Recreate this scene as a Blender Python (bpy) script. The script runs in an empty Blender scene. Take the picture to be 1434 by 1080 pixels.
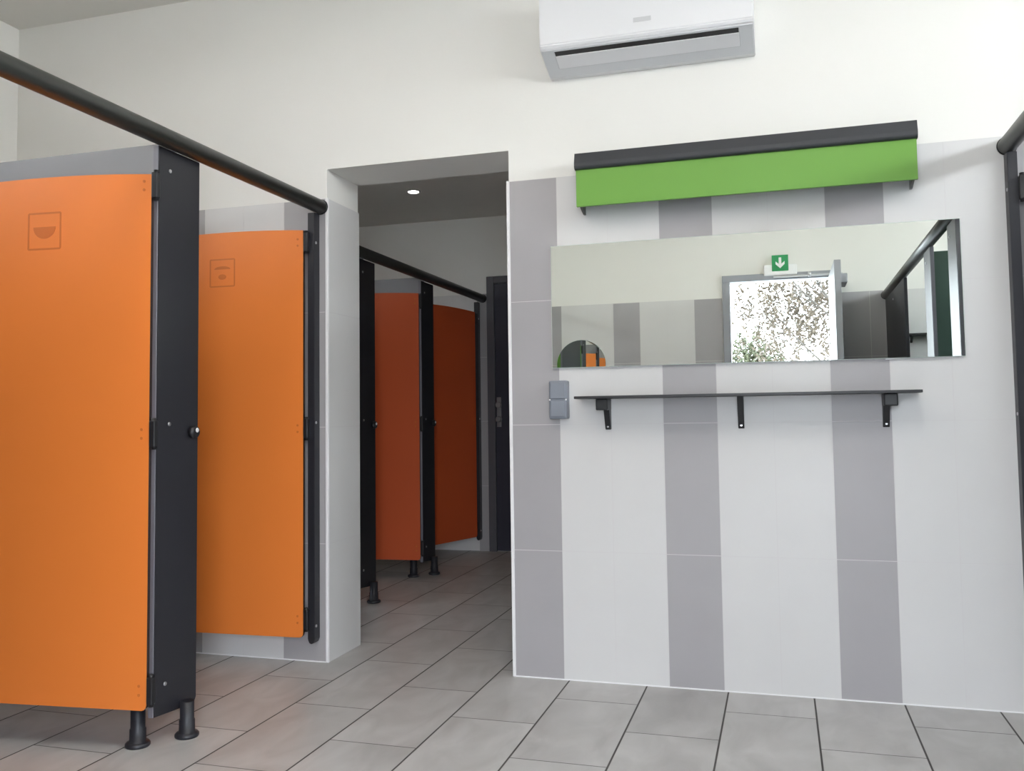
import bpy, bmesh, math, random
from mathutils import Vector, Matrix
random.seed(7)
scene = bpy.context.scene
COL = scene.collection

# ------------------------------------------------------------------ helpers
def lin(r, g, b):
    f = lambda c: (c/255/12.92) if c/255 <= .04045 else ((c/255+.055)/1.055)**2.4
    return (f(r), f(g), f(b), 1)

def mat(name, rgb, rough=.5, metal=0., spec=.5, noise=0., nscale=8., bump=0., bscale=60., coat=0.):
    m = bpy.data.materials.new(name); m.use_nodes = True
    nt = m.node_tree; b = nt.nodes['Principled BSDF']
    b.inputs['Base Color'].default_value = rgb
    b.inputs['Roughness'].default_value = rough
    b.inputs['Metallic'].default_value = metal
    b.inputs['Specular IOR Level'].default_value = spec
    b.inputs['Coat Weight'].default_value = coat
    tc = nt.nodes.new('ShaderNodeTexCoord')
    n = nt.nodes.new('ShaderNodeTexNoise'); n.inputs['Scale'].default_value = nscale; n.inputs['Detail'].default_value = 4
    nt.links.new(tc.outputs['Object'], n.inputs['Vector'])
    mx = nt.nodes.new('ShaderNodeMix'); mx.data_type = 'RGBA'
    a = [max(0, c*(1-noise)) for c in rgb[:3]]+[1]; d = [min(1, c*(1+noise)) for c in rgb[:3]]+[1]
    mx.inputs['A'].default_value = a; mx.inputs['B'].default_value = d
    nt.links.new(n.outputs['Fac'], mx.inputs['Factor']); nt.links.new(mx.outputs['Result'], b.inputs['Base Color'])
    if bump:
        n2 = nt.nodes.new('ShaderNodeTexNoise'); n2.inputs['Scale'].default_value = bscale; n2.inputs['Detail'].default_value = 3
        nt.links.new(tc.outputs['Object'], n2.inputs['Vector'])
        bp = nt.nodes.new('ShaderNodeBump'); bp.inputs['Strength'].default_value = bump; bp.inputs['Distance'].default_value = .002
        nt.links.new(n2.outputs['Fac'], bp.inputs['Height']); nt.links.new(bp.outputs['Normal'], b.inputs['Normal'])
    return m

def emit(name, rgb, s):
    m = bpy.data.materials.new(name); m.use_nodes = True
    b = m.node_tree.nodes['Principled BSDF']
    b.inputs['Base Color'].default_value = (.8, .8, .8, 1)
    b.inputs['Emission Color'].default_value = rgb; b.inputs['Emission Strength'].default_value = s
    return m

M = {}
M['plaster'] = mat('white_plaster', (.81, .797, .762, 1), .9, noise=.02, nscale=3, bump=.15, bscale=90)
M['ceiling'] = mat('ceiling_paint', (.78, .765, .72, 1), .9, noise=.02)
M['tile_w'] = mat('white_wall_tile', (.65, .64, .635, 1), .38, noise=.035, nscale=5)
M['tile_g'] = mat('grey_wall_tile', (.375, .36, .37, 1), .38, noise=.05, nscale=5)
M['grout_w'] = mat('wall_grout', (.64, .62, .62, 1), .85)
M['trim_w'] = mat('white_corner_trim', (.82, .81, .82, 1), .4)
M['dark'] = mat('anthracite_laminate', lin(35, 35, 41), .42, noise=.05, nscale=3)
M['dark_grey'] = mat('grey_laminate', lin(138, 139, 143), .5, noise=.03)
M['rail'] = mat('rail_coating', lin(42, 44, 41), .38, spec=.6, noise=.05)
M['cap'] = mat('dark_cap_coating', lin(50, 52, 56), .5)
M['black'] = mat('black_plastic', lin(30, 30, 33), .4)
M['core'] = mat('black_panel_edge', lin(38, 24, 22), .5)
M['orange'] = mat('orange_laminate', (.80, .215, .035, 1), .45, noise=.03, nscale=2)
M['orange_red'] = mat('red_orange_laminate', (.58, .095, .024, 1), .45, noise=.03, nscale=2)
M['orange_ink'] = mat('orange_engraving', (.60, .145, .020, 1), .5)
M['green'] = mat('green_laminate', (.140, .33, .047, 1), .45, noise=.02)
M['green_door'] = mat('dark_green_laminate', lin(66, 90, 80), .45, noise=.02)  # green laminate with the right row's shade put into the colour
M['screw'] = mat('steel_screw', (.55, .55, .57, 1), .3, metal=1)
M['alu'] = mat('grey_edge_profile', lin(128, 126, 134), .4, metal=.3)
M['ac'] = mat('air_conditioner_white', (.77, .77, .79, 1), .35)
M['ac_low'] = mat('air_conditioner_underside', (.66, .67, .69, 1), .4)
M['ac_grey'] = mat('air_conditioner_badge', (.58, .58, .60, 1), .4)
M['switch'] = mat('grey_switch_plastic', lin(128, 133, 143), .45)
M['steel_grey'] = mat('door_grey_paint', lin(150, 152, 158), .45)
M['navy'] = mat('navy_door_paint', lin(48, 48, 62), .45)
M['frame_dark'] = mat('dark_door_frame', lin(84, 84, 90), .45)
M['metal'] = mat('brushed_metal', (.6, .6, .62, 1), .28, metal=1)
M['handle'] = mat('dull_handle_metal', lin(140, 140, 142), .45, metal=.6)
M['sign_g'] = mat('exit_sign_green', lin(20, 140, 80), .4)
M['sign_w'] = mat('exit_sign_white', (.85, .85, .85, 1), .4)
M['bark'] = mat('tree_bark', (.05, .042, .034, 1), .9, noise=.3, nscale=20)
M['leaf'] = mat('tree_leaf', (.040, .042, .018, 1), .8, noise=.3, nscale=3)
M['leaf_b'] = mat('tree_leaf_brown', (.050, .036, .022, 1), .8, noise=.3, nscale=3)
M['yard'] = mat('yard_gravel', (.42, .40, .36, 1), .95, noise=.2, nscale=12)
M['lamp'] = emit('lamp_diffuser', (1, .92, .81, 1), 6.7)  # glow of the two added fill panels
M['lamp_dim'] = emit('passage_lamp_diffuser', (1, .93, .82, 1), 12)
M['spot'] = emit('downlight_lens', (1, .95, .88, 1), 14)
M['ply'] = mat('glass_pane_frame', (.6, .6, .62, 1), .4)

def mirror_mat():
    m = mat('mirror_silver', (.84, .885, .86, 1), .0, metal=1)
    nt = m.node_tree; b = nt.nodes['Principled BSDF']
    for l in list(b.inputs['Base Color'].links): nt.links.remove(l)
    b.inputs['Base Color'].default_value = (.82, .865, .84, 1)
    return m
M['mirror'] = mirror_mat()
M['mirror_edge'] = mat('mirror_glass_edge', (.55, .62, .58, 1), .2)

def floor_mat():
    m = bpy.data.materials.new('stone_floor_tile'); m.use_nodes = True
    nt = m.node_tree; N = nt.nodes.new; L = nt.links.new
    b = nt.nodes['Principled BSDF']
    geo = N('ShaderNodeNewGeometry'); sep = N('ShaderNodeSeparateXYZ'); L(geo.outputs['Position'], sep.inputs[0])
    def math_(op, a, c=None, d=None):
        n = N('ShaderNodeMath'); n.operation = op
        for i, v in enumerate((a, c, d)):
            if v is None: continue
            if isinstance(v, (int, float)): n.inputs[i].default_value = v
            else: L(v, n.inputs[i])
        return n.outputs[0]
    TW, TL = .3028, .590
    u = math_('DIVIDE', math_('SUBTRACT', sep.outputs[0], .0205-20*TW), TW)
    col = math_('FLOOR', u); fu = math_('FRACT', u)
    par = math_('MODULO', col, 2.0)                       # alternate columns are shifted half a tile
    off = math_('MULTIPLY_ADD', par, -.283, -.238-30*TL)
    v = math_('DIVIDE', math_('SUBTRACT', sep.outputs[1], off), TL)
    row = math_('FLOOR', v); fv = math_('FRACT', v)
    du = math_('MULTIPLY', math_('MINIMUM', fu, math_('SUBTRACT', 1.0, fu)), TW)
    dv = math_('MULTIPLY', math_('MINIMUM', fv, math_('SUBTRACT', 1.0, fv)), TL)
    def edge(d, w):
        mr = N('ShaderNodeMapRange'); mr.interpolation_type = 'SMOOTHSTEP'
        mr.inputs['From Min'].default_value = w*.55; mr.inputs['From Max'].default_value = w
        mr.inputs['To Min'].default_value = 1; mr.inputs['To Max'].default_value = 0
        L(d, mr.inputs['Value']); return mr.outputs[0]
    g = math_('MAXIMUM', edge(du, .0038), math_('MULTIPLY', edge(dv, .0030), .8))
    comb = N('ShaderNodeCombineXYZ'); L(col, comb.inputs[0]); L(row, comb.inputs[1])
    wn = N('ShaderNodeTexWhiteNoise'); wn.noise_dimensions = '3D'; L(comb.outputs[0], wn.inputs['Vector'])
    # cloudy stone figure, shifted from tile to tile
    va = N('ShaderNodeVectorMath'); va.operation = 'MULTIPLY_ADD'
    L(wn.outputs['Color'], va.inputs[0]); va.inputs[1].default_value = (7, 7, 7); L(geo.outputs['Position'], va.inputs[2])
    mp = N('ShaderNodeMapping'); mp.inputs['Scale'].default_value = (2.2, 1.1, 1); mp.inputs['Rotation'].default_value = (0, 0, .5)
    L(va.outputs[0], mp.inputs['Vector'])
    n1 = N('ShaderNodeTexNoise'); n1.inputs['Scale'].default_value = 3.2; n1.inputs['Detail'].default_value = 6; n1.inputs['Distortion'].default_value = .8
    L(mp.outputs[0], n1.inputs['Vector'])
    cr = N('ShaderNodeValToRGB'); cr.color_ramp.elements[0].position = .30; cr.color_ramp.elements[1].position = .68
    cr.color_ramp.elements[0].color = (.375, .362, .354, 1); cr.color_ramp.elements[1].color = (.505, .492, .484, 1)
    L(n1.outputs['Fac'], cr.inputs[0])
    hv = N('ShaderNodeHueSaturation'); L(cr.outputs[0], hv.inputs['Color'])
    L(math_('MULTIPLY_ADD', wn.outputs['Value'], .10, .95), hv.inputs['Value'])
    mx = N('ShaderNodeMix'); mx.data_type = 'RGBA'; L(g, mx.inputs['Factor']); L(hv.outputs[0], mx.inputs['A']); mx.inputs['B'].default_value = (.055, .05, .047, 1)
    L(mx.outputs['Result'], b.inputs['Base Color'])
    L(math_('MULTIPLY_ADD', n1.outputs['Fac'], .18, math_('MULTIPLY_ADD', g, .3, .30)), b.inputs['Roughness'])
    bp = N('ShaderNodeBump'); bp.inputs['Strength'].default_value = .5; bp.inputs['Distance'].default_value = .002
    L(math_('SUBTRACT', math_('MULTIPLY', n1.outputs['Fac'], .12), g), bp.inputs['Height']); L(bp.outputs[0], b.inputs['Normal'])
    return m
M['floor'] = floor_mat()

def glass_mat():
    m = bpy.data.materials.new('clear_glass'); m.use_nodes = True
    nt = m.node_tree; nt.nodes.clear(); N = nt.nodes.new
    o = N('ShaderNodeOutputMaterial'); t = N('ShaderNodeBsdfTransparent'); g = N('ShaderNodeBsdfGlossy'); g.inputs['Roughness'].default_value = 0
    mx = N('ShaderNodeMixShader'); mx.inputs[0].default_value = .06
    nt.links.new(t.outputs[0], mx.inputs[1]); nt.links.new(g.outputs[0], mx.inputs[2]); nt.links.new(mx.outputs[0], o.inputs[0])
    return m
M['glass'] = glass_mat()

def bm_new(): return bmesh.new()

def box(bm, lo, hi, bev=0., seg=2, mi=0, mx=None):
    lo, hi = Vector(lo), Vector(hi); c = (lo+hi)/2; s = hi-lo
    t = bmesh.new()
    bmesh.ops.create_cube(t, size=1, matrix=Matrix.Translation(c) @ Matrix.Diagonal((abs(s.x), abs(s.y), abs(s.z), 1)))
    if bev: bmesh.ops.bevel(t, geom=list(t.edges), offset=bev, segments=seg, affect='EDGES', profile=.5)
    if mx is not None: bmesh.ops.transform(t, matrix=mx, verts=t.verts)
    for f in t.faces: f.material_index = mi; f.smooth = False
    merge(bm, t)

def merge(bm, t):
    me = bpy.data.meshes.new('tmp'); t.to_mesh(me); t.free(); bm.from_mesh(me); bpy.data.meshes.remove(me)

def tube(bm, a, b, r, r2=None, seg=24, mi=0, smooth=True, bev=0.):
    a, b = Vector(a), Vector(b); d = b-a
    t = bmesh.new()
    q = Vector((0, 0, 1)).rotation_difference(d.normalized()).to_matrix().to_4x4()
    bmesh.ops.create_cone(t, cap_ends=True, segments=seg, radius1=r, radius2=r if r2 is None else r2, depth=d.length, matrix=Matrix.Translation((a+b)/2) @ q)
    if bev:
        es = [e for e in t.edges if len(e.link_faces) == 2 and any(len(f.verts) > 4 for f in e.link_faces)]
        bmesh.ops.bevel(t, geom=es, offset=bev, segments=2, affect='EDGES')
    for f in t.faces: f.material_index = mi; f.smooth = smooth and len(f.verts) == 4
    merge(bm, t)

def prism(bm, pts, axis, lo, hi, mi=0, edge_mi=None, bev=0.):
    """extrude an outline; pts are 2-D in the two remaining axes"""
    def P(p, k):
        v = [0, 0, 0]; o = [i for i in range(3) if i != axis]
        v[o[0]], v[o[1]] = p; v[axis] = k; return v
    t = bmesh.new()
    A = [t.verts.new(P(p, lo)) for p in pts]; B = [t.verts.new(P(p, hi)) for p in pts]
    t.faces.new(A).material_index = mi; t.faces.new(B[::-1]).material_index = mi
    n = len(pts)
    for i in range(n):
        f = t.faces.new((A[i], B[i], B[(i+1) % n], A[(i+1) % n])); f.material_index = mi if edge_mi is None else edge_mi
    bmesh.ops.recalc_face_normals(t, faces=t.faces)
    if bev: bmesh.ops.bevel(t, geom=list(t.edges), offset=bev, segments=2, affect='EDGES')
    merge(bm, t)

def lathe(bm, prof, c, seg=28, mi=0):
    t = bmesh.new(); rings = []
    for r, z in prof:
        rings.append([t.verts.new((c[0]+r*math.cos(2*math.pi*i/seg), c[1]+r*math.sin(2*math.pi*i/seg), c[2]+z)) for i in range(seg)])
    for k in range(len(rings)-1):
        for i in range(seg):
            f = t.faces.new((rings[k][i], rings[k][(i+1) % seg], rings[k+1][(i+1) % seg], rings[k+1][i])); f.smooth = True; f.material_index = mi
    t.faces.new(rings[0][::-1]); t.faces.new(rings[-1])
    bmesh.ops.recalc_face_normals(t, faces=t.faces)
    merge(bm, t)

def obj(name, bm, mats, parent=None, loc=None):
    me = bpy.data.meshes.new(name); bm.to_mesh(me); bm.free()
    for m in (mats if isinstance(mats, (list, tuple)) else [mats]): me.materials.append(M[m])
    o = bpy.data.objects.new(name, me); COL.objects.link(o)
    if loc is not None: o.location = loc
    if parent is not None: o.parent = parent
    return o

def tag(o, label=None, cat=None, group=None, kind=None):
    if label: o['label'] = label
    if cat: o['category'] = cat
    if group: o['group'] = group
    if kind: o['kind'] = kind
    return o

def thing(name, label, cat, loc=(0, 0, 0), rz=0., group=None):
    o = bpy.data.objects.new(name, None); COL.objects.link(o)
    o.empty_display_size = .1
    o.location = loc; o.rotation_euler = (0, 0, rz)
    return tag(o, label, cat, group)

def struct(name, bm, mats, label, cat, parent=None):
    o = obj(name, bm, mats, parent)
    o['kind'] = 'structure'
    if parent is None: o['label'] = label; o['category'] = cat
    return o

# ------------------------------------------------------------------ dimensions
XL, XR = -2.75, 3.30            # washroom side walls
YF = -3.85                      # wall with the entrance, behind the camera
HC = 3.0                        # ceiling
JL, JR, JH, WT = -1.038, -.203, 2.132, .30     # doorway in the far wall
YE, CH = 3.15, 2.61             # passage end and ceiling
CXL, CXR = -2.95, .35
TWX = .2043                     # wall tile width
DX0, DX1, DH = .47, 1.27, 2.13  # entrance opening

# ------------------------------------------------------------------ room shell
bm = bm_new(); box(bm, (CXL-.2, YF-.2, -.1), (XR+.2, YE+.2, 0))
struct('floor', bm, 'floor', 'grey stone-look tiled floor running through to the passage', 'floor')
bm = bm_new(); box(bm, (XL-.1, YF-.1, HC), (XR+.1, WT*.6, HC+.1))
struct('ceiling', bm, 'ceiling', 'pale ceiling of the washroom', 'ceiling')
bm = bm_new()
box(bm, (XL-.1, 0, 0), (JL, WT, HC)); box(bm, (JR, 0, 0), (XR+.1, WT, HC)); box(bm, (JL, 0, JH), (JR, WT, HC))
wall_back = struct('wall_back', bm, 'plaster', 'white plaster wall with striped tiles and an open doorway', 'wall')

def tiles(name, parent, cols, rows, y0, axis='y', sgn=-1, grout=True):
    """cols: (x0, x1, is_grey); tiles stand 7 mm proud of the wall at y0"""
    bm = bm_new(); g = .0012
    for x0, x1, grey in cols:
        for z0, z1 in rows:
            a, b_ = y0, y0+sgn*.007
            if axis == 'y': box(bm, (x0+g, min(a, b_), z0+g), (x1-g, max(a, b_), z1-g), mi=1 if grey else 0)
            else: box(bm, (min(a, b_), x0+g, z0+g), (max(a, b_), x1-g, z1-g), mi=1 if grey else 0)
    if grout:
        x0, x1 = min(c[0] for c in cols), max(c[1] for c in cols); z1 = max(r[1] for r in rows)
        a, b_ = y0, y0+sgn*.0062
        if axis == 'y': box(bm, (x0, min(a, b_), .0), (x1, max(a, b_), z1), mi=2)
        else: box(bm, (min(a, b_), x0, .0), (max(a, b_), x1, z1), mi=2)
    return struct(name, bm, ['tile_w', 'tile_g', 'grout_w'], None, None, parent)
ROWS = [(0, .5), (.5, 1.0), (1.0, 1.5), (1.5, 2.0)]
cols = [(JR+.004, 0, True)]
k = 0
while k*TWX < XR: cols.append((k*TWX, min((k+1)*TWX, XR), k % 3 == 2)); k += 1
tiles('wall_tiles', wall_back, cols, ROWS, 0)
cols = []; k = 0
while JL-.004-k*TWX > XL: cols.append((max(JL-.004-(k+1)*TWX, XL), JL-.004-k*TWX, k % 3 == 0)); k += 1
tiles('wall_tiles', wall_back, cols, ROWS, 0)
tiles('jamb_tiles', wall_back, [(0, WT, False)], ROWS, JL, 'x', 1)
tiles('jamb_tiles', wall_back, [(0, WT, False)], ROWS, JR, 'x', -1)

def trim(n, lo, hi, m, label, bev=.002):
    bm = bm_new(); box(bm, lo, hi, bev, 2); return struct('trim_%d' % n, bm, m, label, 'trim')
trim(1, (JL-.004, -.0095, 0), (JL+.009, .004, 2.003), 'trim_w', 'white corner strip on the left edge of the doorway')
trim(2, (JR-.009, -.0095, 0), (JR+.004, .004, 2.003), 'trim_w', 'white corner strip on the right edge of the doorway')
trim(3, (JR+.004, -.0095, 0), (XR, -.007, .0045), 'trim_w', 'white sealing joint along the floor under the mirror wall', 0)
trim(4, (XL, -.0095, 0), (JL-.004, -.007, .0045), 'trim_w', 'white sealing joint along the floor left of the doorway', 0)

LY0, LY1, LZ0, LZ1 = -3.2, -1.3, 2.40, 2.60
bm = bm_new()
box(bm, (XL-.12, YF-.1, 0), (XL, 0, LZ0)); box(bm, (XL-.12, YF-.1, LZ1), (XL, 0, HC))
box(bm, (XL-.12, YF-.1, LZ0), (XL, LY0, LZ1)); box(bm, (XL-.12, LY1, LZ0), (XL, 0, LZ1))
wl = struct('wall_left', bm, 'plaster', 'plaster wall behind the left orange cubicles', 'wall')
nL = 19
tiles('wall_tiles', wl, [(YF+i*(-YF)/nL, YF+(i+1)*(-YF)/nL, i % 3 == 0) for i in range(nL)], ROWS, XL, 'x', 1)

# right wall with a long clerestory window
WY0, WY1, WZ0, WZ1 = -3.5, -.35, 2.26, 2.60
bm = bm_new()
box(bm, (XR, YF-.1, 0), (XR+.12, 0, WZ0)); box(bm, (XR, YF-.1, WZ1), (XR+.12, 0, HC))
box(bm, (XR, YF-.1, WZ0), (XR+.12, WY0, WZ1)); box(bm, (XR, WY1, WZ0), (XR+.12, 0, WZ1))
wr = struct('wall_right', bm, 'plaster', 'plaster wall behind the right cubicles with a high strip window', 'wall')
tiles('wall_tiles', wr, [(YF+i*(-YF)/nL, YF+(i+1)*(-YF)/nL, i % 3 == 0) for i in range(nL)], ROWS, XR, 'x', -1)
e = .03
for n_, xw, sg, WY0, WY1, WZ0, WZ1, lab in ((2, XL, -1, LY0, LY1, LZ0, LZ1, 'short high strip window in the left wall'), (1, XR, 1, WY0, WY1, WZ0, WZ1, 'long high strip window in the right wall')):
    P = lambda y0, y1, z0, z1, a=.03, b=.08: box(bm, (min(xw+sg*a, xw+sg*b), y0, z0), (max(xw+sg*a, xw+sg*b), y1, z1))
    bm = bm_new()
    P(WY0, WY1, WZ0, WZ0+e); P(WY0, WY1, WZ1-e, WZ1)
    for yy in (WY0, (WY0+WY1)/2-e/2, WY1-e): P(yy, yy+e, WZ0+e, WZ1-e)
    win = struct('window_%d' % n_, bm, 'ply', lab, 'window')
    bm = bm_new(); P(WY0+e, WY1-e, WZ0+e, WZ1-e, .05, .055)
    struct('window_pane', bm, 'glass', None, None, win)

# entrance wall behind the camera
bm = bm_new()
box(bm, (XL-.1, YF-.15, 0), (DX0, YF, HC)); box(bm, (DX1, YF-.15, 0), (XR+.1, YF, HC)); box(bm, (DX0, YF-.15, DH), (DX1, YF, HC))
wf = struct('wall_front', bm, 'plaster', 'white wall with the entrance, seen in the mirror', 'wall')
cols = []; x = -.46+.22*2; edges = []
k = -11
while -.46+.22*k < DX0-.05:
    a, b_ = max(-.46+.22*k, XL), min(-.46+.22*(k+1), DX0-.045)
    if b_ > a+.01: cols.append((a, b_, k % 3 == 0))
    k += 1
tiles('wall_tiles', wf, cols, ROWS, YF, 'y', 1)
cols = [(DX1+.045, 1.52, True), (1.52, 1.74, True), (1.74, 1.96, False), (1.96, 2.18, False), (2.18, 2.40, True), (2.40, 2.62, False), (2.62, 2.84, False), (2.84, 3.06, True), (3.06, XR, False)]
tiles('wall_tiles', wf, cols, ROWS, YF, 'y', 1)
bm = bm_new()
box(bm, (DX0-.045, YF-.06, 0), (DX0+.015, YF+.03, DH-.01), .003); box(bm, (DX1-.015, YF-.06, 0), (DX1+.045, YF+.03, DH-.01), .003)
box(bm, (DX0-.045, YF-.06, DH-.01), (DX1+.045, YF+.03, DH+.045), .003)
struct('trim_5', bm, 'steel_grey', 'grey metal frame of the entrance seen in the mirror', 'door frame')

# entrance door leaf, standing open into the room (seen edge-on in the mirror)
hx = DX1+.0
bm = bm_new(); box(bm, (hx-.045, YF+.035, .01), (hx, YF+.80, DH-.01), .003)
d1 = struct('door_1', bm, 'steel_grey', 'grey entrance door standing open, seen edge-on in the mirror', 'door')
bm = bm_new(); box(bm, (hx, YF+.07, DH-.10), (hx+.075, YF+.32, DH-.030), .006)
obj('door_closer', bm, 'steel_grey', d1)
bm = bm_new(); tube(bm, (hx+.03, YF+.18, DH-.03), (hx+.03, YF+.18, DH-.005), .012); box(bm, (DX0+.35, YF+.035, DH+.005), (hx+.06, YF+.05, DH+.02), .002)
box(bm, (hx+.018, YF+.05, DH-.018), (hx+.042, YF+.19, DH-.008)); tube(bm, (DX0+.62, YF+.042, DH), (DX0+.62, YF+.042, DH+.04), .012)
obj('closer_arm', bm, 'metal', d1)
bm = bm_new()
for s in (-1, 1):
    x0 = hx if s > 0 else hx-.045
    box(bm, (min(x0, x0+s*.008), YF+.71, .93), (max(x0, x0+s*.008), YF+.75, 1.17), .002)
    tube(bm, (x0, YF+.73, 1.08), (x0+s*.05, YF+.73, 1.08), .009); tube(bm, (x0+s*.05, YF+.735, 1.08), (x0+s*.05, YF+.60, 1.08), .009, bev=.003)
obj('door_handle', bm, 'metal', d1)
bm = bm_new()
for z in (.25, 1.05, 1.85): tube(bm, (hx+.004, YF+.035, z), (hx+.004, YF+.035, z+.10), .009)
obj('hinge', bm, 'metal', d1)

# passage beyond the doorway
bm = bm_new(); box(bm, (CXL-.1, YE, 0), (CXR+.1, YE+.1, CH+.1))
we = struct('wall_passage_end', bm, 'plaster', 'far end wall of the dim passage', 'wall')
cols = [(-1.42-(i+1)*.2043, -1.42-i*.2043, i % 3 == 2) for i in range(7)]+[(-1.42, -1.335, True), (-.36, -.16, False), (-.16, .04, True), (.04, .35, False)]
tiles('wall_tiles', we, [c for c in cols if c[1] < -1], ROWS, YE)
tiles('wall_tiles', we, [c for c in cols if c[0] > -1], ROWS, YE)
bm = bm_new(); box(bm, (CXL-.1, WT, 0), (CXL, YE, CH+.1))
wpl = struct('wall_passage_left', bm, 'plaster', 'left wall of the passage behind its cubicles', 'wall')
tiles('wall_tiles', wpl, [(WT+i*.1980, WT+(i+1)*.1980, i % 3 == 1) for i in range(15)], ROWS, CXL, 'x', 1)
bm = bm_new(); box(bm, (CXR, WT, 0), (CXR+.1, YE, CH+.1))
struct('wall_passage_right', bm, 'plaster', 'right wall of the passage hidden by the doorway edge', 'wall')
bm = bm_new(); box(bm, (CXL-.1, WT, CH), (CXR+.1, YE+.1, CH+.1))
struct('ceiling_passage', bm, 'ceiling', 'ceiling of the dim passage beyond the doorway', 'ceiling')
bm = bm_new()
box(bm, (-1.335, YE-.03, 0), (-1.275, YE, 2.13), .003); box(bm, (-.42, YE-.03, 0), (-.36, YE, 2.13), .003); box(bm, (-1.275, YE-.03, 2.075), (-.42, YE, 2.13), .003)
struct('trim_6', bm, 'frame_dark', 'dark grey frame of the passage end door', 'door frame')
bm = bm_new(); box(bm, (-1.272, YE-.02, .006), (-.423, YE-.001, 2.072), .002)
d2 = struct('door_2', bm, 'navy', 'dark navy door at the end of the passage', 'door')
bm = bm_new(); box(bm, (-1.262, YE-.026, .955), (-1.226, YE-.020, 1.185), .003)
for z in (1.015, 1.125): tube(bm, (-1.244, YE-.022, z), (-1.244, YE-.050, z), .024, seg=28, bev=.006)
obj('door_handle', bm, 'handle', d2)

# ------------------------------------------------------------------ cubicle parts
ZR = 1.962                                             # rail height
def rail(x, y0, y1, label, caps):
    t = thing('head_rail', label, 'rail', (x, (y0+y1)/2, ZR), 0, 'tubular rails over the cubicle fronts')
    h = (y1-y0)/2
    bm = bm_new(); tube(bm, (0, -h+.012, 0), (0, h-.012, 0), .031, seg=40)
    obj('tube', bm, 'rail', t)
    for s in (-1, 1):
        bm = bm_new(); tube(bm, (0, s*(h-.012), 0), (0, s*h, 0), .0335, seg=40, bev=.004); obj('end_cap', bm, 'black', t)
    return t

def leg(parent, x, y, ztop):
    bm = bm_new()
    lathe(bm, [(.036, 0), (.0385, .003), (.0385, .010), (.034, .015), (.0255, .017), (.0250, .055), (.0225, .058), (.0225, ztop)], (x, y, 0))
    return obj('leg', bm, 'dark', parent)

def pilaster(x, yc, side, label, w=.214, feet=True, knob=True):
    """front panel of a cubicle row in the plane x; side = +1 when the aisle is towards +X"""
    t = thing('pilaster_panel', label, 'partition panel', (x, yc, 0), 0, 'dark front panels between cubicle doors')
    h = w/2; zt = ZR-(.025 if side > 0 else .033)
    o = [(-h, .10), (h-.012, .085), (h, .105), (h, zt), (-h, zt)]
    bm = bm_new(); prism(bm, [(a, b) for a, b in o], 0, -.020 if side > 0 else 0, 0 if side > 0 else .020, bev=.0015)
    obj('panel', bm, 'dark', t)
    bm = bm_new()
    xs = (-.019, -.001) if side > 0 else (.001, .019)
    box(bm, (xs[0], -h-.004, .10), (xs[1], -h, zt-.002), .001); obj('edge_profile', bm, 'alu', t)  # thin grey strip on the panel edge, paler than the face
    if side < 0 and w < .5:
        bm = bm_new(); box(bm, (xs[0], h, .106), (xs[1], h+.004, zt-.002), .001); obj('edge_profile', bm, 'alu', t)
    for (dy, z) in ((-.052, 1.865), (-.045, 1.025), (-.055, .192)):
        bm = bm_new(); tube(bm, (side*-.001, dy, z), (side*.0035, dy, z), .0065, seg=16, bev=.001); obj('screw', bm, 'screw', t)
    if knob:
        ky, kz = .071, .997
        bm = bm_new(); tube(bm, (0, ky, kz), (side*.022, ky, kz), .021, seg=28, bev=.004)
        kb = obj('lock_knob', bm, 'black', t)
        bm = bm_new(); tube(bm, (side*.0215, ky, kz+.006), (side*.026, ky, kz+.006), .008, seg=20, bev=.002); obj('lock_indicator', bm, 'trim_w', kb)
    if feet:
        leg(t, side*-.076, -.086, .20); leg(t, side*.0225, .029, .115)
    return t

def post(x, y0, y1, side, label, zb=.085):
    t = thing('wall_post', label, 'post', (x, (y0+y1)/2, 0), 0, 'slim wall posts at the cubicle row ends')
    h = (y1-y0)/2
    pts = [(-.016, zb+.02), (-.010, zb+.005), (0, zb), (.010, zb+.005), (.016, zb+.02), (.016, ZR-.031), (-.016, ZR-.031)]
    bm = bm_new(); prism(bm, pts, 1, -h, h, bev=.0015); obj('profile', bm, 'dark', t)
    for z in (.16, 1.02, 1.80):
        bm = bm_new(); tube(bm, (side*.015, -.01, z), (side*.0185, -.01, z), .006, seg=14); obj('screw', bm, 'screw', t)
    return t

def panel_outline(w, z0, z1, arch):
    pts = []
    r = .018
    for a in range(0, 91, 30): pts.append((r-r*math.cos(math.radians(90-a)) if False else r-r*math.sin(math.radians(a)), z0+r-r*math.cos(math.radians(a))))
    pts = pts[::1]
    # go clockwise: start bottom near hinge, up the hinge side, along the arched top, down the free side
    left = [(r-r*math.sin(math.radians(a)), z0+r-r*math.cos(math.radians(a))) for a in range(0, 91, 30)]
    top = []
    for i in range(0, 13):
        u = i/12; top.append((u*w, z1+arch*4*u*(1-u)))
    right = [(w-r+r*math.sin(math.radians(a)), z0+r-r*math.cos(math.radians(a))) for a in range(90, -1, -30)]
    return left+top+right

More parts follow.
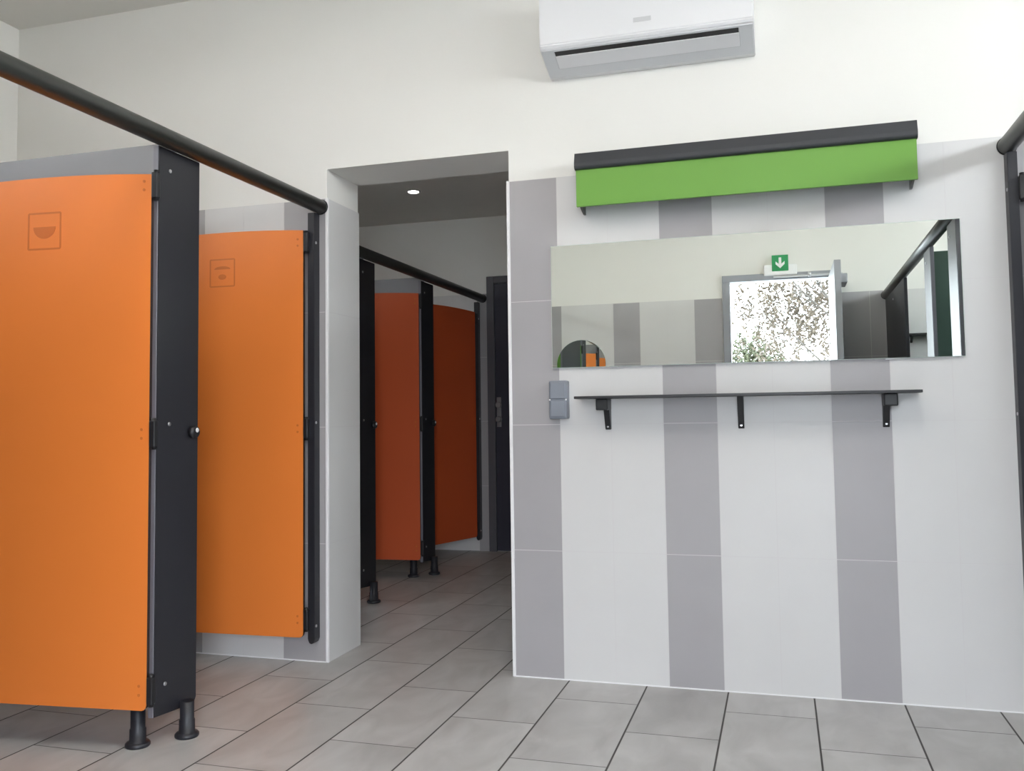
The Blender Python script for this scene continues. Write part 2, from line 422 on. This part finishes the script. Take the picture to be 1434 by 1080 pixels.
def door(x, y, ang, side, label, color, ink, sign, w=.76, z0=.115, z1=1.852, arch=.014, screws=True, flip=1):
    """leaf hung at (x, y); ang = direction it points from its hinge, flip picks the face the fittings sit on"""
    t = thing('cubicle_door', label, 'door', (x, y, 0), math.radians(ang), 'cubicle doors')
    th = .013
    bm = bm_new(); prism(bm, panel_outline(w, z0, z1, arch), 1, -th/2, th/2, mi=0, edge_mi=1)
    obj('leaf', bm, [color, 'core'], t)
    f = flip*th/2
    for z in (1.80, .995, .19):
        bm = bm_new()
        box(bm, (-.022, -.011, z-.042), (-.001, .011, z+.042), .003); tube(bm, (-.012, 0, z-.05), (-.012, 0, z+.05), .008, seg=16)
        hg = obj('hinge', bm, 'black', t)
        for dz in (-.014, .014):
            bm = bm_new(); tube(bm, (.026, f-flip*.001, z+dz), (.026, f+flip*.002, z+dz), .0048, seg=14); obj('screw', bm, 'orange_ink' if color.startswith('orange') else 'dark', hg)
    if sign:
        cx, cz, hw, hh, lw = w/2+.012, z1-.166, .060, .060, .003
        bm = bm_new()
        ya, yb = f-flip*.001, f+flip*.0008
        lo, hi = min(ya, yb), max(ya, yb)
        box(bm, (cx-hw, lo, cz+hh-lw), (cx+hw, hi, cz+hh+lw)); box(bm, (cx-hw, lo, cz-hh-lw), (cx+hw, hi, cz-hh+lw))
        box(bm, (cx-hw-lw, lo, cz-hh), (cx-hw+lw, hi, cz+hh)); box(bm, (cx+hw-lw, lo, cz-hh), (cx+hw+lw, hi, cz+hh))
        if sign == 'basin':
            prism(bm, [(cx+.042*math.cos(a), cz+.014+.042*math.sin(a)*.95) for a in [math.pi+math.pi*i/14 for i in range(15)]], 1, lo, hi)
        else:
            prism(bm, [(cx+.040*math.cos(a), cz+.016+.014*math.sin(a)) for a in [math.pi*i/12 for i in range(13)]], 1, lo, hi)
            prism(bm, [(cx+.020*math.cos(a), cz-.018+.012*math.sin(a)) for a in [2*math.pi*i/16 for i in range(16)]], 1, lo, hi)
        obj('pictogram', bm, ink, t)
    return t

def divider(x0, x1, y, z0, z1, label, m='dark_grey'):
    t = bm_new(); box(t, (x0, y-.010, z0), (x1, y+.010, z1), .0015)
    o = obj('divider_panel', t, m); tag(o, label, 'partition panel', 'divider walls between cubicles'); return o

# ------------------------------------------------------------------ left row
XA = -1.080
rail(XA+.020, YF+.008, -.008, 'long dark round rail above the left orange doors', True)
pilaster(XA, -.948, 1, 'dark front panel with knob and two round feet between the two large orange doors')
divider(XL+.008, XA-.022, -.955, .10, 1.976, 'grey divider wall behind the top of the nearest orange door')
post(XA-.006, -.055, -.008, 1, 'slim dark post on the wall left of the doorway')
door(XA-.010, -1.072, 185.5, 1, 'large orange door at the left edge of the photo with a basin pictogram', 'orange', 'orange_ink', 'basin', z0=.128, z1=1.836)
door(XA-.034, -.066, 182.5, 1, 'orange door with pictogram between the dark panel and the doorway', 'orange', 'orange_ink', 'shower', flip=1)
pilaster(XA, -1.94, 1, 'dark left-row panel visible only in the round mirror')
divider(XL+.008, XA-.022, -1.945, .10, 1.976, 'second grey divider wall of the left row, nearer the entrance')
door(XA-.012, -2.072, 184.5, 1, 'green left-row door seen only in the round mirror', 'green', 'dark', None, flip=1)
pilaster(XA, -2.62, 1, 'wide dark left-row panel nearest the entrance wall', w=.90, knob=False)
post(XA-.008, YF+.008, YF+.058, 1, 'slim dark post of the left row at the entrance wall')

# ------------------------------------------------------------------ right row
XB = 1.630
rail(XB+.004, YF+.008, -.008, 'dark round rail at the right edge of the photo, also seen in the mirror', True)
post(XB+.009, -.055, -.008, -1, 'slim dark post on the wall at the right edge of the photo')
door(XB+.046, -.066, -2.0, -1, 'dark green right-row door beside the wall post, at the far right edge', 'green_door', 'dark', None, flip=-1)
pilaster(XB, -1.09, -1, 'dark right-row panel at the right end of the mirror reflection')
divider(XB+.022, XR-.008, -1.085, .10, 1.976, 'right-row divider wall nearest the mirror wall')
pilaster(XB, -1.82, -1, 'dark right-row panel left of the green divider in the mirror', knob=False)
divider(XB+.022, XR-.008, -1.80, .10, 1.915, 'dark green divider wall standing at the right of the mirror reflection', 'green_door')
pilaster(XB, -3.30, -1, 'wide dark right-row panel beside the entrance in the mirror', w=1.06, knob=False)
s = thing('corner_shelf', 'small black shelf on the entrance wall seen in the mirror', 'shelf', (1.90, YF+.007, 1.64))
bm = bm_new(); box(bm, (-.16, 0, 0), (.16, .10, .014), .002); obj('board', bm, 'black', s)
for dx in (-.10, .10):
    bm = bm_new(); prism(bm, [(0, 0), (.08, 0), (0, -.05)], 0, dx-.008, dx+.008); obj('bracket', bm, 'black', s)

# ------------------------------------------------------------------ passage row
XC = -1.405
rail(XC+.033, WT+.008, YE-.010, 'dark rail above the orange doors in the dim passage', True)
pilaster(XC, 1.148, 1, 'dark panel with a round foot at the left edge of the passage')
pilaster(XC, 2.068, 1, 'dark panel between the two orange doors in the passage')
divider(CXL+.008, XC-.022, 1.143, .10, 1.976, 'grey divider wall behind the first passage panel')
divider(CXL+.008, XC-.022, 2.063, .10, 1.976, 'grey divider wall behind the brighter orange passage door')
post(XC-.008, YE-.058, YE-.008, 1, 'slim dark post at the end wall of the passage')
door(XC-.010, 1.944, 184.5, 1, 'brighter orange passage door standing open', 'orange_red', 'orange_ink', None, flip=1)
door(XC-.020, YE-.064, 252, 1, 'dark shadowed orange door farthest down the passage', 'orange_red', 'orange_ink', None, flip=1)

# ------------------------------------------------------------------ things on the mirror wall
YT = -.007                                             # tile face
# mirror, leaning back by a third of a degree
mr = thing('wall_mirror', 'large frameless rectangular mirror on the tiled wall', 'mirror', (.7235, YT-.005, 1.2245))
mr.rotation_euler = (-.0057, 0, 0)
bm = bm_new(); box(bm, (-.7505, -.005, 0), (.7505, 0, .493)); obj('backing', bm, 'mirror_edge', mr)
bm = bm_new(); box(bm, (-.7485, -.0065, .002), (.7485, -.005, .491)); obj('glass', bm, 'mirror', mr)
for x in (-.5, .5):
    bm = bm_new(); box(bm, (x-.012, -.0075, -.004), (x+.012, .002, -.0005), .0005); obj('clip', bm, 'metal', mr)

# green light fitting
lf = thing('wall_light', 'green light fitting with a dark rounded cap above the mirror', 'wall light', (.717, 0, 1.845))
X2 = .611; D = .12
bm = bm_new(); prism(bm, [(-D, 0.0), (-D+.012, 0), (-D+.012, .155), (-D, .155)], 0, -X2, X2, bev=.001); obj('front_panel', bm, 'green', lf)
bm = bm_new(); pts = [(-D-.006, .208), (-D-.017, .168)]
for i in range(9):                                      # rounded lower nose of the cap
    a = math.radians(190+i*95/8)
    pts.append((-D-.003+.0145*math.cos(a), .158+.0145*math.sin(a)))
prism(bm, [(-.001, .215), (-D+.01, .2125)]+pts+[(-D+.012, .1435), (-D+.012, .206), (-.001, .208)], 0, -X2-.003, X2+.003)
obj('cap_profile', bm, 'cap', lf)
for s in (-1, 1):
    bm = bm_new(); prism(bm, [(YT, -.010), (-.025, -.010), (-D+.010, .014), (-D+.012, .128), (-D+.012, .176), (YT-.0, .176)], 0, s*(X2-.010)-.004, s*(X2-.010)+.004); obj('side_bracket', bm, 'rail', lf)

# shelf
sh = thing('wall_shelf', 'thin black shelf on brackets under the mirror', 'shelf', (.70, YT, 1.098))
bm = bm_new(); box(bm, (-.612, -.14, 0), (.612, 0, .010), .0015); obj('board', bm, 'black', sh)
for i, dx in enumerate((-.505, 0, .505)):
    bm = bm_new()
    prism(bm, [(0, -.118), (-.010, -.120), (-.016, -.112), (-.062, 0), (0, 0)], 0, dx-.011, dx+.011, bev=.001)
    if i != 1:
        sx = -1 if i == 0 else 1
        a, b_ = sorted((dx-sx*.012, dx+sx*.034)); box(bm, (a, -.085, -.044), (b_, 0, 0), .004)
    bk = obj('bracket', bm, 'black', sh)
    bm = bm_new(); tube(bm, (dx, -.010, -.108), (dx, -.0185, -.108), .004, seg=12); obj('screw', bm, 'screw', bk)

# switch
sw = thing('light_switch', 'grey double surface-mounted switch left of the shelf', 'switch', (.003, YT, 1.022))
bm = bm_new(); box(bm, (-.037, -.048, 0), (.037, 0, .152), .007, 3); obj('housing', bm, 'switch', sw)
for z0, z1 in ((.008, .072), (.080, .144)):
    bm = bm_new(); box(bm, (-.030, -.053, z0), (.030, -.047, z1), .003, 2); obj('rocker', bm, 'switch', sw)
for q in (-1, 1):
    bm = bm_new(); box(bm, (q*.033-.003, -.050, .073), (q*.033+.003, -.046, .079), .001); obj('clip', bm, 'trim_w', sw)

# air conditioner
ac = thing('air_conditioner', 'white split air conditioner high on the wall', 'air conditioner', (.389, 0, 2.40))
hw = .402
bm = bm_new()
prof = [(-.001, 0), (-.035, 0), (-.185, .055), (-.196, .070), (-.196, .262), (-.180, .288), (-.145, .298), (-.001, .298)]
prism(bm, [p for p in prof], 0, -hw, hw, bev=.004); obj('body', bm, 'ac', ac)
n = Vector((0, -.055, -.150)).normalized(); tdir = Vector((0, -.150, .055)).normalized()
mx = Matrix(((1, 0, 0, 0), (0, tdir.y, n.y, -.035), (0, tdir.z, n.z, 0), (0, 0, 0, 1)))
bm = bm_new(); box(bm, (-hw+.004, .0, -.003), (hw-.004, .155, .0015), .001, mx=mx); obj('underside_panel', bm, 'ac_low', ac)
bm = bm_new(); box(bm, (-.348, .120, -.004), (.348, .146, .0022), mx=mx); obj('air_slot', bm, 'black', ac)
bm = bm_new(); box(bm, (-.348, .052, -.002), (.348, .122, .0045), .001, mx=mx); fl = obj('flap', bm, 'ac', ac)
bm = bm_new()
box(bm, (-.350, .0485, .001), (.350, .0525, .0030), mx=mx); box(bm, (-.352, .050, .001), (-.348, .146, .0030), mx=mx); box(bm, (.348, .050, .001), (.352, .146, .0030), mx=mx)
obj('flap_joint', bm, 'ac_grey', ac)
bm = bm_new(); box(bm, (-.035, -.1975, .112), (.032, -.195, .130), .001); obj('badge', bm, 'ac_grey', ac)
bm = bm_new(); box(bm, (-hw-.0005, -.197, .0), (-hw+.0005, -.196, .001)); bm.free()

# ------------------------------------------------------------------ things on the entrance wall
rm = thing('round_mirror', 'round mirror on the entrance wall reflecting orange doors', 'mirror', (-.735, YF+.0075, 1.50))
bm = bm_new(); tube(bm, (0, 0, 0), (0, .0062, 0), .208, seg=72); obj('backing', bm, 'mirror_edge', rm)
bm = bm_new(); tt = bmesh.new(); rings = []                # very slightly bulging glass
for k in range(25):
    rr = .206*k/24; rings.append([tt.verts.new((rr*math.cos(2*math.pi*q/72), .0075-.00105*(k/24)**2, rr*math.sin(2*math.pi*q/72))) for q in range(72)] if k else [tt.verts.new((0, .0075, 0))])
for q in range(72):
    tt.faces.new((rings[0][0], rings[1][q], rings[1][(q+1) % 72]))
    for k in range(1, 24): tt.faces.new((rings[k][q], rings[k+1][q], rings[k+1][(q+1) % 72], rings[k][(q+1) % 72]))
bmesh.ops.recalc_face_normals(tt, faces=tt.faces)
for f in tt.faces: f.smooth = True
merge(bm, tt); obj('glass', bm, 'mirror', rm)
rm.rotation_euler = (0, 0, -.0066)

ex = thing('exit_sign', 'green emergency exit sign with a white down arrow above the entrance', 'exit sign', (.873, YF, 2.155))
bm = bm_new(); box(bm, (-.125, 0, 0), (.125, .045, .085), .008, 3); obj('housing', bm, 'sign_w', ex)
bm = bm_new(); box(bm, (-.062, .0440, .032), (.062, .050, .158), .002); fc = obj('sign_plate', bm, 'sign_g', ex)
bm = bm_new()
prism(bm, [(-.010, .138), (.010, .138), (.010, .088), (.034, .108), (.034, .086), (0, .053), (-.034, .086), (-.034, .108), (-.010, .088)], 1, .0495, .0515)
obj('arrow', bm, 'sign_w', fc)

# ------------------------------------------------------------------ lamps and added fill panels
for x, lab in ((-.62, 'left ceiling light panel of the washroom'), (.85, 'right ceiling light panel of the washroom')):  # unseen panels added to fill the room with light from above
    t = thing('ceiling_light', lab, 'ceiling light', (x, -2.05, HC), 0, 'ceiling light panels')
    bm = bm_new()
    for a, b_ in (((-.31, -.61, -.03), (-.29, .61, 0)), ((.29, -.61, -.03), (.31, .61, 0)), ((-.29, -.61, -.03), (.29, -.59, 0)), ((-.29, .59, -.03), (.29, .61, 0))): box(bm, a, b_)
    obj('frame', bm, 'trim_w', t)
    bm = bm_new(); box(bm, (-.29, -.59, -.02), (.29, .59, -.012)); obj('diffuser', bm, 'lamp', t)  # glowing face of the added fill panel
t = thing('ceiling_light', 'round ceiling lamp over the passage cubicles', 'ceiling light', (-2.3, 1.6, CH))
bm = bm_new(); lathe(bm, [(.135, -.001), (.14, -.02), (.130, -.028), (.12, -.001)], (0, 0, 0)); obj('rim', bm, 'trim_w', t)
bm = bm_new(); lathe(bm, [(.118, -.020), (.115, -.040), (.09, -.052), (.05, -.058), (.002, -.060)], (0, 0, 0)); obj('diffuser', bm, 'lamp_dim', t)
t = thing('downlight', 'small lit recessed spotlight in the passage ceiling', 'ceiling light', (-1.56, 2.21, CH))
bm = bm_new(); lathe(bm, [(.030, -.001), (.030, -.006), (.047, -.006), (.050, -.001)], (0, 0, 0)); obj('rim', bm, 'metal', t)
bm = bm_new(); tube(bm, (0, 0, -.0075), (0, 0, -.0065), .036, smooth=False); obj('lens', bm, 'spot', t)

def light(name, kind, loc, rot, energy, color, **kw):
    d = bpy.data.lights.new(name, kind); d.energy = energy; d.color = color
    for k, v in kw.items(): setattr(d, k, v)
    o = bpy.data.objects.new(name, d); COL.objects.link(o); o.location = loc; o.rotation_euler = rot; return o
light('downlight_beam', 'SPOT', (-1.56, 2.21, CH-.03), (0, 0, 0), 3.5, (1, .86, .62), spot_size=math.radians(80), spot_blend=.6, shadow_soft_size=.03)
# daylight through the strip window
light('window_daylight', 'AREA', (XR+.11, (WY0+WY1)/2, (WZ0+WZ1)/2), (0, math.radians(90), 0), 31, (.97, 1, .97), shape='RECTANGLE', size=WZ1-WZ0-.06, size_y=WY1-WY0-.06)
light('window_daylight_left', 'AREA', (XL-.11, (LY0+LY1)/2, (LZ0+LZ1)/2), (0, math.radians(-90), 0), 6, (1, .84, .62), shape='RECTANGLE', size=LZ1-LZ0-.06, size_y=LY1-LY0-.06)
# portal guiding sky light through the entrance
p = light('entrance_portal', 'AREA', ((DX0+DX1)/2, YF-.16, DH/2), (math.radians(-90), 0, math.radians(180)), 1, (1, 1, 1), shape='RECTANGLE', size=DX1-DX0, size_y=DH)
p.rotation_euler = (math.radians(90), 0, 0)
p.data.cycles.is_portal = True

# ------------------------------------------------------------------ outdoors seen through the entrance (in the mirror)
bm = bm_new(); box(bm, (-25, -40, -.16), (25, YF-.15, -.06))
struct('ground', bm, 'yard', 'pale yard outside the entrance', 'ground')

def tree(x, y, h, label, leafm, n, cc, cr_, seed):
    rnd = random.Random(seed)
    t = thing('tree', label, 'tree', (x, y, -.06), 0, 'trees outside the entrance')
    bm = bm_new(); tips = []
    def branch(a, d, ln, r, depth):
        p = Vector(a); segs = 4
        for i in range(segs):
            d = (d+Vector((rnd.uniform(-.22, .22), rnd.uniform(-.22, .22), rnd.uniform(-.05, .12)))).normalized()
            q = p+d*(ln/segs); tube(bm, p, q, r*(1-.18*i/segs*2), r*(1-.18*(i+1)/segs*2), seg=7)
            if depth < 3 and i >= 1:
                for _ in range(2 if depth else 2):
                    ang = rnd.uniform(0, 6.283); s = rnd.uniform(.5, 1.0)
                    nd = (d*.55+Vector((math.cos(ang), math.sin(ang), rnd.uniform(-.25, .45)))*s).normalized()
                    branch(q, nd, ln*rnd.uniform(.40, .55), r*.5, depth+1)
            p = q
            if depth >= 1: tips.append(q.copy())
    branch((0, 0, 0), Vector((0, 0, 1)), h, .032, 0)
    obj('trunk', bm, 'bark', t)
    bm = bm_new()
    def leaf(c):
        q = rnd.uniform(.022, .050)
        a = Vector((rnd.uniform(-1, 1), rnd.uniform(-1, 1), rnd.uniform(-1, 1))).normalized(); b_ = a.orthogonal().normalized()
        bm.faces.new([bm.verts.new(c+v) for v in (a*q, b_*q*.5, -a*q, -b_*q*.5)])
    for _ in range(n):                                  # hanging sprays of leaves
        d_ = Vector((rnd.gauss(0, 1), rnd.gauss(0, 1), rnd.gauss(0, 1))).normalized()*rnd.random()**.45
        c = Vector((cc[0]+d_.x*cr_[0], cc[1]+d_.y*cr_[1], cc[2]+d_.z*cr_[2]))
        ln = rnd.uniform(.15, .6); k = int(ln*36); sway = rnd.uniform(-.25, .25)
        for m_ in range(k):
            u = m_/k
            p = c+Vector((sway*u*u+rnd.gauss(0, .035), rnd.gauss(0, .035), -ln*u))
            if p.z > .5: leaf(p)
    o = obj('foliage', bm, leafm, t); o['kind'] = 'stuff'
    return t
tree(1.28, -9.6, 2.3, 'sparse leafy tree outside, filling the right of the reflected entrance', 'leaf_b', 260, (-.15, 0, 2.85), (.85, .8, .95), 5)
tree(.42, -12.5, 1.2, 'low bushy tree outside, lower left of the reflected entrance', 'leaf', 330, (0, 0, 2.15), (.62, .6, .62), 11)

# ------------------------------------------------------------------ world
w = bpy.data.worlds.new('sky'); scene.world = w; w.use_nodes = True
nt = w.node_tree; bg = nt.nodes['Background']
tc = nt.nodes.new('ShaderNodeTexCoord'); sp = nt.nodes.new('ShaderNodeSeparateXYZ'); nt.links.new(tc.outputs['Generated'], sp.inputs[0])
cr = nt.nodes.new('ShaderNodeValToRGB'); cr.color_ramp.elements[0].color = (.90, .95, 1, 1); cr.color_ramp.elements[1].color = (.70, .83, 1, 1); cr.color_ramp.elements[1].position = .7
nt.links.new(sp.outputs[2], cr.inputs[0]); nt.links.new(cr.outputs[0], bg.inputs['Color'])
bg.inputs['Strength'].default_value = 20

# ------------------------------------------------------------------ camera
F = 1253.26; yaw, pitch, roll = .2905, .0588, -.0137
fw = Vector((-math.sin(yaw)*math.cos(pitch), math.cos(yaw)*math.cos(pitch), math.sin(pitch)))
r0 = Vector((math.cos(yaw), math.sin(yaw), 0)); u0 = r0.cross(fw)
r = math.cos(roll)*r0+math.sin(roll)*u0; u = -math.sin(roll)*r0+math.cos(roll)*u0
cd = bpy.data.cameras.new('camera'); cam = bpy.data.objects.new('camera', cd); COL.objects.link(cam)
R = Matrix((r, u, -fw)).transposed().to_4x4(); R.translation = Vector((.8429, -3.4885, 1.0345)); cam.matrix_world = R
cd.sensor_fit = 'HORIZONTAL'; cd.sensor_width = 36; cd.lens = F/1434*36; cd.shift_y = (509.65-540)/1434; cd.clip_start = .02; cd.clip_end = 200
scene.camera = cam

vs = scene.view_settings
vs.view_transform = 'Standard'; vs.look = 'None'; vs.exposure = .16; vs.gamma = 1; vs.use_curve_mapping = False
scene.display_settings.display_device = 'sRGB'
try: scene.cycles.max_bounces = 14; scene.cycles.diffuse_bounces = 8; scene.cycles.glossy_bounces = 8
except Exception: pass
